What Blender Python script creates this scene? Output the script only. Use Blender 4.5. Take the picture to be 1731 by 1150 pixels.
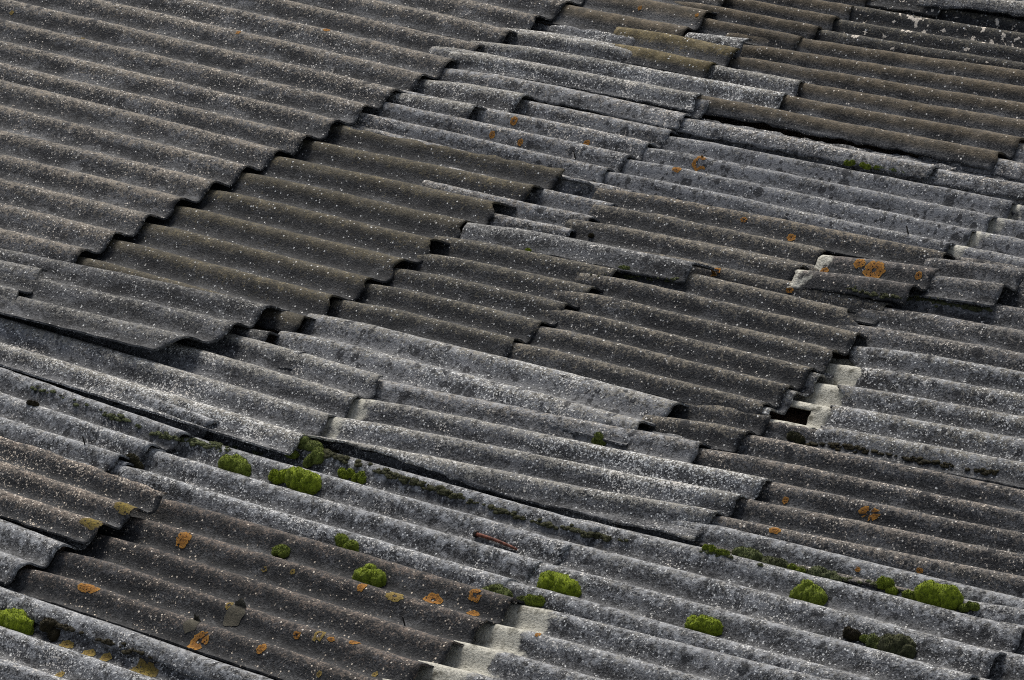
import bpy, math, random
import numpy as np
from mathutils import Matrix, Vector

for ob in list(bpy.data.objects):
    bpy.data.objects.remove(ob)
scene = bpy.context.scene
COL = scene.collection

# ------------------------------------------------------------------ camera, sky, sun, exposure
SLOPE = math.radians(8.0)              # the roof falls towards +u
RIDGE_Z = 3.4
cs, sn = math.cos(SLOPE), math.sin(SLOPE)
ROOF = Matrix(((cs, 0, sn, 0), (0, 1, 0, 0), (-sn, 0, cs, RIDGE_Z), (0, 0, 0, 1)))   # roof frame (u down the slope, v along the eaves, n up) -> world
cam_data = bpy.data.cameras.new('camera')
cam = bpy.data.objects.new('camera', cam_data)
COL.objects.link(cam)
CR, CD, CF = ((0.7704013, 0.6240608, -0.1304989), (0.1815827, -0.4109797, -0.8933775), (-0.6111543, 0.6645629, -0.4299379))
CPOS = (12.07132, -13.12623, 8.492)
mc = Matrix.Identity(4)
for i in range(3):
    mc[i][0] = CR[i]; mc[i][1] = -CD[i]; mc[i][2] = -CF[i]; mc[i][3] = CPOS[i]
cam.matrix_world = ROOF @ mc
cam_data.sensor_width = 36.0
cam_data.lens = 175.16
cam_data.clip_start = 0.5
cam_data.clip_end = 4000
scene.camera = cam

sun_local = Vector((-0.42, 0.56, 0.72)).normalized()      # towards the sun, in the roof frame
sun_dir = (ROOF.to_3x3() @ sun_local).normalized()
SUN_ELEV = math.asin(sun_dir.z)
SUN_AZ = math.atan2(sun_dir.x, sun_dir.y)
world = bpy.data.worlds.new('World')
scene.world = world
world.use_nodes = True
wn = world.node_tree
wn.nodes.clear()
w_out = wn.nodes.new('ShaderNodeOutputWorld')
w_bg = wn.nodes.new('ShaderNodeBackground')
w_sky = wn.nodes.new('ShaderNodeTexSky')
w_sky.sky_type = 'NISHITA'
w_sky.sun_disc = False
w_sky.sun_elevation = SUN_ELEV
w_sky.sun_rotation = SUN_AZ
w_sky.air_density = 1.0
w_sky.dust_density = 3.0
w_sky.ozone_density = 1.0
w_bg.inputs['Strength'].default_value = 0.07
w_hs = wn.nodes.new('ShaderNodeHueSaturation')             # thin high cloud takes most of the blue out of the sky
w_hs.inputs['Saturation'].default_value = 0.45
wn.links.new(w_sky.outputs['Color'], w_hs.inputs['Color'])
wn.links.new(w_hs.outputs['Color'], w_bg.inputs['Color'])
wn.links.new(w_bg.outputs['Background'], w_out.inputs['Surface'])
sun_data = bpy.data.lights.new('sun', 'SUN')
sun_data.energy = 1.9
sun_data.angle = math.radians(24)
sun_data.color = (1.0, 0.95, 0.87)
sun = bpy.data.objects.new('sun', sun_data)
COL.objects.link(sun)
sun.rotation_euler = sun_dir.to_track_quat('Z', 'Y').to_euler()
sun.location = (0, 0, 30)
scene.view_settings.view_transform = 'Standard'
scene.view_settings.look = 'None'
scene.view_settings.gamma = 1.0
scene.view_settings.use_curve_mapping = False
scene.view_settings.exposure = 0.95

scene.cycles.use_denoising = False         # keep the fine lichen grain
scene.cycles.diffuse_bounces = 2
scene.cycles.max_bounces = 4
scene.cycles.pixel_filter_type = 'BLACKMAN_HARRIS'
scene.cycles.filter_width = 1.05

# ------------------------------------------------------------------ helpers
def tag(o, label=None, cat=None, group=None, kind=None):
    if label: o['label'] = label
    if cat: o['category'] = cat
    if group: o['group'] = group
    if kind: o['kind'] = kind
    return o

def link(name, me, mat=None, parent=None):
    o = bpy.data.objects.new(name, me)
    COL.objects.link(o)
    if mat and me is not None: me.materials.append(mat)
    if parent is not None: o.parent = parent
    return o

def vnoise(x, y, seed):
    """smooth 2-D value noise in [-1, 1]"""
    rs = np.random.RandomState(seed)
    tab = rs.rand(64, 64) * 2 - 1
    xi = np.floor(x).astype(int); yi = np.floor(y).astype(int)
    fx = x - xi; fy = y - yi
    fx = fx * fx * (3 - 2 * fx); fy = fy * fy * (3 - 2 * fy)
    g = lambda a, b: tab[a % 64, b % 64]
    return (g(xi, yi) * (1 - fx) + g(xi + 1, yi) * fx) * (1 - fy) + (g(xi, yi + 1) * (1 - fx) + g(xi + 1, yi + 1) * fx) * fy

class NT:
    """a small wrapper that keeps node code short"""
    def __init__(s, mat):
        s.t = mat.node_tree; s.t.nodes.clear()
    def n(s, kind, **kw):
        nd = s.t.nodes.new(kind)
        for k, v in kw.items(): setattr(nd, k, v)
        return nd
    def put(s, sock, v):
        if isinstance(v, bpy.types.NodeSocket): s.t.links.new(v, sock)
        elif v is not None:
            if isinstance(v, tuple) and len(v) == 3 and sock.type == 'RGBA': v = v + (1,)
            sock.default_value = v
    def m(s, op, a, b=None, c=None, clamp=False):
        nd = s.n('ShaderNodeMath', operation=op, use_clamp=clamp)
        for i, v in enumerate((a, b, c)): s.put(nd.inputs[i], v)
        return nd.outputs[0]
    def step(s, x, lo, hi):
        nd = s.n('ShaderNodeMapRange', interpolation_type='SMOOTHSTEP')
        s.put(nd.inputs[0], x); s.put(nd.inputs[1], lo); s.put(nd.inputs[2], hi)
        nd.inputs[3].default_value = 0; nd.inputs[4].default_value = 1
        return nd.outputs[0]
    def noise(s, vec, scale, detail=3, rough=.55, dist=0):
        nd = s.n('ShaderNodeTexNoise')
        s.put(nd.inputs['Vector'], vec); nd.inputs['Scale'].default_value = scale
        nd.inputs['Detail'].default_value = detail; nd.inputs['Roughness'].default_value = rough
        nd.inputs['Distortion'].default_value = dist
        return nd.outputs['Fac']
    def vor(s, vec, scale):
        nd = s.n('ShaderNodeTexVoronoi', feature='F1')
        s.put(nd.inputs['Vector'], vec); nd.inputs['Scale'].default_value = scale
        sep = s.n('ShaderNodeSeparateColor'); s.t.links.new(nd.outputs['Color'], sep.inputs[0])
        return nd.outputs['Distance'], sep.outputs[0], sep.outputs[1], sep.outputs[2]
    def mix(s, f, a, b):
        nd = s.n('ShaderNodeMix', data_type='RGBA')
        s.put(nd.inputs[0], f); s.put(nd.inputs[6], a); s.put(nd.inputs[7], b)
        return nd.outputs[2]
    def attr(s, name, kind='GEOMETRY'):
        nd = s.n('ShaderNodeAttribute', attribute_type=kind, attribute_name=name)
        return nd.outputs['Fac']
    def scale(s, col, f):
        nd = s.n('ShaderNodeVectorMath', operation='SCALE')
        s.put(nd.inputs[0], col); s.put(nd.inputs['Scale'], f)
        return nd.outputs[0]
    def finish(s, col, rough, height=None, dist=.004, strength=1.0):
        b = s.n('ShaderNodeBsdfPrincipled'); o = s.n('ShaderNodeOutputMaterial')
        s.put(b.inputs['Base Color'], col); s.put(b.inputs['Roughness'], rough)
        b.inputs['Specular IOR Level'].default_value = .25
        if height is not None:
            bp = s.n('ShaderNodeBump'); s.put(bp.inputs['Height'], height)
            bp.inputs['Distance'].default_value = dist; bp.inputs['Strength'].default_value = strength
            s.t.links.new(bp.outputs[0], b.inputs['Normal'])
        s.t.links.new(b.outputs[0], o.inputs[0])

def new_mat(name):
    m = bpy.data.materials.new(name); m.use_nodes = True
    return m, NT(m)

# ------------------------------------------------------------------ materials
def cement_material():
    m, t = new_mat('weathered_asbestos_cement')
    tc = t.n('ShaderNodeTexCoord'); oi = t.n('ShaderNodeObjectInfo')
    off = t.n('ShaderNodeVectorMath', operation='ADD')
    sc = t.n('ShaderNodeVectorMath', operation='SCALE'); sc.inputs[0].default_value = (37.3, 19.1, 53.7)
    t.t.links.new(oi.outputs['Random'], sc.inputs['Scale'])
    t.t.links.new(tc.outputs['Object'], off.inputs[0]); t.t.links.new(sc.outputs[0], off.inputs[1])
    P = off.outputs[0]
    st = t.n('ShaderNodeMapping'); st.inputs['Scale'].default_value = (.35, 1, 1)     # streaks that run down the slope
    t.t.links.new(P, st.inputs[0]); PS = st.outputs[0]
    A = {k: t.attr(k, 'OBJECT') for k in ('base', 'speck', 'olive', 'brown', 'blotch', 'pale', 'clean', 'frost', 'white', 'crust', 'film')}
    wave = t.attr('wave'); top = t.attr('from_top'); side = t.attr('to_side')
    crest = t.m('ADD', t.m('MULTIPLY', t.m('COSINE', t.m('MULTIPLY', wave, 2 * math.pi)), .5), .5)
    big = t.noise(PS, 2.2, 4, .6); med = t.noise(P, 20, 5, .68); med2 = t.noise(PS, 11, 5, .66, .4); fine = t.noise(P, 120, 2, .75)
    # grey matrix
    g = t.m('ADD', t.m('ADD', t.m('MULTIPLY', med, .50), t.m('MULTIPLY', fine, .50)), t.m('MULTIPLY', big, .22))
    col = t.mix(t.step(g, .50, .84), (.010, .011, .0135), (.085, .086, .089))
    # pale washed cement
    pm = t.m('MULTIPLY', t.step(t.m('ADD', t.m('ADD', t.m('MULTIPLY', med2, .8), t.m('MULTIPLY', fine, .45)), t.m('MULTIPLY', A['pale'], .36)), .62, .93), .85)
    col = t.mix(pm, col, (.195, .200, .212))
    # silt washed into the troughs
    silt = t.m('MULTIPLY', t.m('POWER', t.m('SUBTRACT', 1, crest), 3), t.step(med2, .38, .62))
    col = t.mix(t.m('MULTIPLY', silt, t.m('ADD', .25, t.m('MULTIPLY', A['pale'], .6))), col, (.115, .115, .112))
    # crust and algae that thicken towards the crests: a smooth film under a broken, grainy crust
    tint = t.mix(A['olive'], (.235, .232, .222), t.mix(t.step(med, .4, .65), (.095, .074, .030), (.200, .160, .080)))
    tint = t.mix(A['brown'], tint, t.mix(t.step(med, .35, .65), (.070, .052, .040), (.215, .155, .118)))
    fn = t.step(t.m('ADD', t.m('MULTIPLY', crest, .80), t.m('ADD', t.m('MULTIPLY', med2, .6), t.m('ADD', t.m('MULTIPLY', fine, .4), t.m('MULTIPLY', A['film'], .30)))), 1.02, 1.48)
    col = t.mix(t.m('MULTIPLY', fn, t.m('MULTIPLY', t.m('MAXIMUM', A['olive'], A['brown']), t.m('ADD', .35, t.m('MULTIPLY', A['film'], .55)))), col, t.scale(tint, .8))
    clump = t.noise(P, 34, 3, .7)
    cg = t.m('ADD', t.m('MULTIPLY', t.noise(P, 92, 2.5, .85), .72), t.m('MULTIPLY', clump, .50))
    thr = t.m('SUBTRACT', .80, t.m('ADD', t.m('MULTIPLY', t.m('POWER', crest, 1.4), t.m('MULTIPLY', A['crust'], .26)), t.m('MULTIPLY', t.step(big, .42, .66), .05)))
    crust = t.step(cg, t.m('SUBTRACT', thr, .045), t.m('ADD', thr, .045))
    col = t.mix(t.m('MULTIPLY', crust, t.m('MINIMUM', t.m('MULTIPLY', A['crust'], 2), .9)), col, t.scale(tint, 1.15))
    # dark pits and moss-black mottling all over
    mot = t.m('MULTIPLY', t.step(t.m('ADD', t.m('MULTIPLY', t.noise(P, 52, 3, .75), .65), t.m('MULTIPLY', clump, .35)), .50, .60), t.m('SUBTRACT', .75, t.m('MULTIPLY', A['film'], .45)))
    col = t.mix(mot, col, (.014, .0145, .016))
    # black crust lichen in round patches, some with a speckled heart
    wv = t.n('ShaderNodeVectorMath', operation='ADD')
    nz = t.n('ShaderNodeTexNoise'); t.put(nz.inputs['Vector'], P); nz.inputs['Scale'].default_value = 30; nz.inputs['Detail'].default_value = 4
    ns = t.n('ShaderNodeVectorMath', operation='SCALE'); t.t.links.new(nz.outputs['Color'], ns.inputs[0]); ns.inputs['Scale'].default_value = .034
    t.t.links.new(P, wv.inputs[0]); t.t.links.new(ns.outputs[0], wv.inputs[1])
    PW = wv.outputs[0]
    dark = None
    for sc_, r0, r1, dn in ((13.0, .16, .30, .40), (27.0, .18, .26, .5)):
        d, ra, rb, rc = t.vor(PW, sc_)
        on = t.m('LESS_THAN', ra, t.m('MULTIPLY', A['blotch'], dn))
        rad = t.m('ADD', r0, t.m('MULTIPLY', rb, r1))
        sp = t.m('SUBTRACT', 1, t.step(d, t.m('MULTIPLY', rad, .80), rad))
        heart = t.step(d, t.m('MULTIPLY', rad, .12), t.m('MULTIPLY', rad, .32))
        k = t.m('MULTIPLY', t.m('MULTIPLY', sp, on), heart)
        dark = k if dark is None else t.m('MAXIMUM', dark, k)
    col = t.mix(t.m('MULTIPLY', dark, .85), col, (.017, .018, .021))
    col = t.scale(col, A['base'])
    # white crustose specks: three sizes
    patch = t.noise(P, 7, 4, .6); patch2 = t.noise(PS, 2.7, 3, .6)
    colony = t.step(t.m('ADD', t.m('MULTIPLY', patch, .75), t.m('MULTIPLY', patch2, .75)), .62, .92)
    dens = t.m('MULTIPLY', A['speck'], t.m('ADD', t.m('MULTIPLY', colony, .72), t.m('ADD', .10, t.m('MULTIPLY', crest, .24))))
    dens = t.m('MULTIPLY', dens, t.m('SUBTRACT', 1, t.m('MULTIPLY', dark, .45)))
    g1 = t.noise(P, 105, 1.5, .8); g2 = t.noise(P, 46, 3, .8)
    spk = t.m('MULTIPLY', t.step(g1, t.m('SUBTRACT', .715, t.m('MULTIPLY', dens, .20)), t.m('SUBTRACT', .765, t.m('MULTIPLY', dens, .20))), .75)
    k2 = t.m('MULTIPLY', t.step(g2, t.m('SUBTRACT', .74, t.m('MULTIPLY', dens, .16)), t.m('SUBTRACT', .775, t.m('MULTIPLY', dens, .16))), .8)
    spk = t.m('MAXIMUM', spk, k2)
    d, ra, rb, rc = t.vor(P, 92)
    on = t.m('LESS_THAN', ra, t.m('ADD', .04, t.m('MULTIPLY', dens, .25)))
    k = t.m('MULTIPLY', t.m('MULTIPLY', t.m('SUBTRACT', 1, t.step(d, .25, t.m('ADD', .3, t.m('MULTIPLY', rb, .2)))), on), t.m('ADD', .2, t.m('MULTIPLY', rc, .8)))
    spk = t.m('MAXIMUM', spk, k)
    # sparse bright single dots everywhere
    d, ra, rb, rc = t.vor(P, 40)
    on = t.m('LESS_THAN', ra, .09)
    dot = t.m('MULTIPLY', t.m('SUBTRACT', 1, t.step(d, .09, t.m('ADD', .12, t.m('MULTIPLY', rb, .10)))), on)
    spk = t.m('MAXIMUM', spk, t.m('MULTIPLY', dot, t.m('ADD', .45, t.m('MULTIPLY', rc, .55))))
    spc = t.mix(t.step(t.m('ADD', t.m('MULTIPLY', A['brown'], .5), patch), .45, .95), (.72, .73, .72), (.72, .62, .50))
    # frosted crust: ragged white film
    fr = t.step(t.m('ADD', t.m('ADD', t.m('MULTIPLY', t.noise(P, 30, 6, .75), .95), t.m('MULTIPLY', crest, .12)), t.m('MULTIPLY', A['frost'], .35)), .78, .98)
    fr = t.m('MULTIPLY', fr, A['frost'])
    col = t.mix(fr, col, (.34, .35, .365))
    col = t.mix(spk, col, spc)
    # thick chalky spots
    wh = t.step(t.m('ADD', t.m('ADD', t.noise(P, 26, 3, .6), t.m('MULTIPLY', patch2, .35)), t.m('MULTIPLY', A['white'], .2)), 1.02, 1.04)
    wh = t.m('MULTIPLY', wh, t.m('GREATER_THAN', A['white'], .01))
    col = t.mix(wh, col, (.60, .54, .46))
    # upper end that lay under the next sheet until it slipped: clean cement
    cl = t.m('SUBTRACT', 1, t.step(t.m('ADD', top, t.m('MULTIPLY', t.m('SUBTRACT', med, .5), .26)), t.m('SUBTRACT', A['clean'], .03), t.m('ADD', A['clean'], .02)))
    cl = t.m('MULTIPLY', cl, t.m('GREATER_THAN', A['clean'], .005))
    weft = t.n('ShaderNodeTexWave', wave_type='BANDS', bands_direction='Y'); t.put(weft.inputs['Vector'], P); weft.inputs['Scale'].default_value = 32; weft.inputs['Distortion'].default_value = 1.5
    ccol = t.mix(t.m('MULTIPLY', t.step(fine, .44, .62), .55), (.52, .505, .44), (.20, .19, .155))
    ccol = t.mix(t.m('MULTIPLY', weft.outputs['Fac'], .16), ccol, (.24, .23, .18))
    ccol = t.mix(t.step(med, .50, .68), ccol, (.13, .125, .10))
    col = t.mix(cl, col, ccol)
    h = t.m('ADD', t.m('MULTIPLY', med, .6), t.m('MULTIPLY', fine, .6))
    t.finish(col, .88, h, .0075, 1.0)
    return m

CEMENT = cement_material()

def simple_mat(name, c0, c1, scale=30, rough=.9, bump=.004, detail=5):
    m, t = new_mat(name)
    tc = t.n('ShaderNodeTexCoord')
    f = t.noise(tc.outputs['Object'], scale, detail, .65)
    t.finish(t.mix(t.step(f, .35, .65), c0, c1), rough, f, bump)
    return m

TIMBER = simple_mat('old_dark_timber', (.10, .066, .048), (.24, .165, .12), 14)
EARTH = simple_mat('rough_grass_ground', (.030, .042, .014), (.085, .085, .040), .9, .95, .05)
RENDERED = simple_mat('rendered_wall', (.26, .24, .21), (.36, .34, .30), 3)
RUST = simple_mat('rusty_iron', (.060, .020, .012), (.190, .065, .040), 60, .75, .002)
NAIL = simple_mat('dark_nail', (.012, .011, .010), (.035, .028, .022), 90, .7, .001)

# ------------------------------------------------------------------ ground, walls, roof frame
def box(name, lo, hi, mat, parent=None):
    (x0, y0, z0), (x1, y1, z1) = lo, hi
    v = [(x, y, z) for z in (z0, z1) for x, y in ((x0, y0), (x1, y0), (x1, y1), (x0, y1))]
    f = [(3, 2, 1, 0), (4, 5, 6, 7), (0, 1, 5, 4), (1, 2, 6, 5), (2, 3, 7, 6), (3, 0, 4, 7)]
    me = bpy.data.meshes.new(name); me.from_pydata(v, [], f); me.update()
    return link(name, me, mat, parent)

gm = bpy.data.meshes.new('ground'); gm.from_pydata([(-900, -900, 0), (900, -900, 0), (900, 900, 0), (-900, 900, 0)], [], [(0, 1, 2, 3)])
tag(link('ground', gm, EARTH), kind='structure')
for lo, hi in (((-6.4, -4.9, 0), (-6.1, 4.9, 3.9)), ((4.9, -4.9, 0), (5.2, 4.9, 2.4)), ((-6.1, 4.6, 0), (4.9, 4.9, 2.45)), ((-6.1, -4.9, 0), (4.9, -4.6, 2.45))):
    tag(box('wall', lo, hi, RENDERED), kind='structure')

roof = bpy.data.objects.new('roof', None)
COL.objects.link(roof)
roof.matrix_world = ROOF
tag(roof, kind='structure')
rnd = random.Random(4)
bm_ = None
for i in range(52):                                # open boarding under the sheets: each board runs along the eaves
    x = -6.3 + i * .22
    bz = rnd.uniform(-.004, .004)
    if bm_ is None:
        ob = box('roof_board', (-.104, -5.0, -.025), (.104, 5.0, 0), TIMBER, roof); bm_ = ob
    else:
        ob = bm_.copy(); COL.objects.link(ob); ob.parent = roof
    ob.location = (x, 0, -.078 + bz)

# ------------------------------------------------------------------ the corrugated sheets
WAVE_H = .050
THICK = .0075
LOOKS = {'A': {'base': 1.0, 'blotch': 0.25, 'brown': 0.3, 'crust': 0.85, 'olive': 0.4, 'pale': 0.15, 'speck': 0.5},
 'B': {'base': 1.05, 'blotch': 0.65, 'brown': 0.2, 'crust': 0.7, 'frost': 0.7, 'olive': 0.25, 'pale': 0.45, 'speck': 0.65},
 'C': {'base': 1.05, 'blotch': 1.0, 'crust': 0.75, 'frost': 0.65, 'olive': 0.35, 'pale': 0.6, 'speck': 0.8},
 'CC': {'base': 0.8, 'blotch': 0.2, 'brown': 0.55, 'crust': 0.5, 'film': 0.3, 'speck': 0.2},
 'D': {'base': 0.72, 'crust': 0.45, 'film': 0.55, 'olive': 0.85, 'speck': 0.13},
 'F': {'base': 0.75, 'crust': 0.65, 'film': 0.35, 'olive': 0.6, 'speck': 0.25},
 'G': {'base': 0.85, 'blotch': 0.15, 'brown': 0.15, 'crust': 0.75, 'film': 0.2, 'olive': 0.5, 'speck': 0.3},
 'L': {'base': 0.8, 'blotch': 0.3, 'crust': 0.6, 'olive': 0.2, 'pale': 0.3, 'speck': 0.4},
 'M': {'base': 1.1, 'blotch': 0.0, 'crust': 0.9, 'olive': 0.25, 'pale': 0.35, 'speck': 0.95},
 'N': {'base': 0.85, 'blotch': 0.6, 'crust': 0.6, 'frost': 0.8, 'olive': 0.1, 'pale': 0.4, 'speck': 0.8},
 'O': {'base': 0.95, 'brown': 0.6, 'crust': 0.9, 'olive': 0.3, 'speck': 0.75},
 'Q': {'base': 0.75, 'blotch': 0.3, 'brown': 0.75, 'crust': 0.65, 'olive': 0.15, 'speck': 0.3},
 'T': {'base': 0.9, 'blotch': 0.3, 'crust': 0.7, 'frost': 0.1, 'pale': 0.3, 'speck': 0.7},
 'U': {'base': 0.9, 'brown': 0.35, 'crust': 0.35, 'film': 1.0, 'olive': 0.85, 'pale': 0.2, 'speck': 0.1},
 'U2': {'base': 1.0, 'crust': 0.5, 'film': 0.9, 'olive': 1.0, 'speck': 0.12},
 'UU': {'base': 0.9, 'blotch': 0.5, 'crust': 0.65, 'frost': 0.75, 'olive': 0.1, 'pale': 0.4, 'speck': 0.65},
 'V': {'base': 0.75, 'crust': 0.45, 'film': 0.4, 'olive': 0.6, 'speck': 0.14, 'white': 1.0},
 'W': {'base': 1.2, 'clean': 9.0, 'crust': 0, 'speck': 0.15},
 'WW': {'base': 0.9, 'blotch': 0.3, 'brown': 0.4, 'crust': 0.8, 'olive': 0.25, 'pale': 0.15, 'speck': 0.5},
 'X': {'base': 0.9, 'blotch': 0.7, 'crust': 0.75, 'frost': 0.7, 'olive': 0.35, 'pale': 0.35, 'speck': 0.75},
 'Y': {'base': 1.15, 'blotch': 0.75, 'crust': 0.5, 'frost': 0.15, 'olive': 0.15, 'pale': 0.62, 'speck': 0.5},
 'YB': {'base': 0.9, 'blotch': 0.4, 'brown': 0.3, 'crust': 0.7, 'olive': 0.6, 'speck': 0.35},
 'Z': {'base': 0.95, 'blotch': 0.6, 'brown': 0.25, 'crust': 0.65, 'olive': 0.2, 'pale': 0.3, 'speck': 0.45}}
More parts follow.
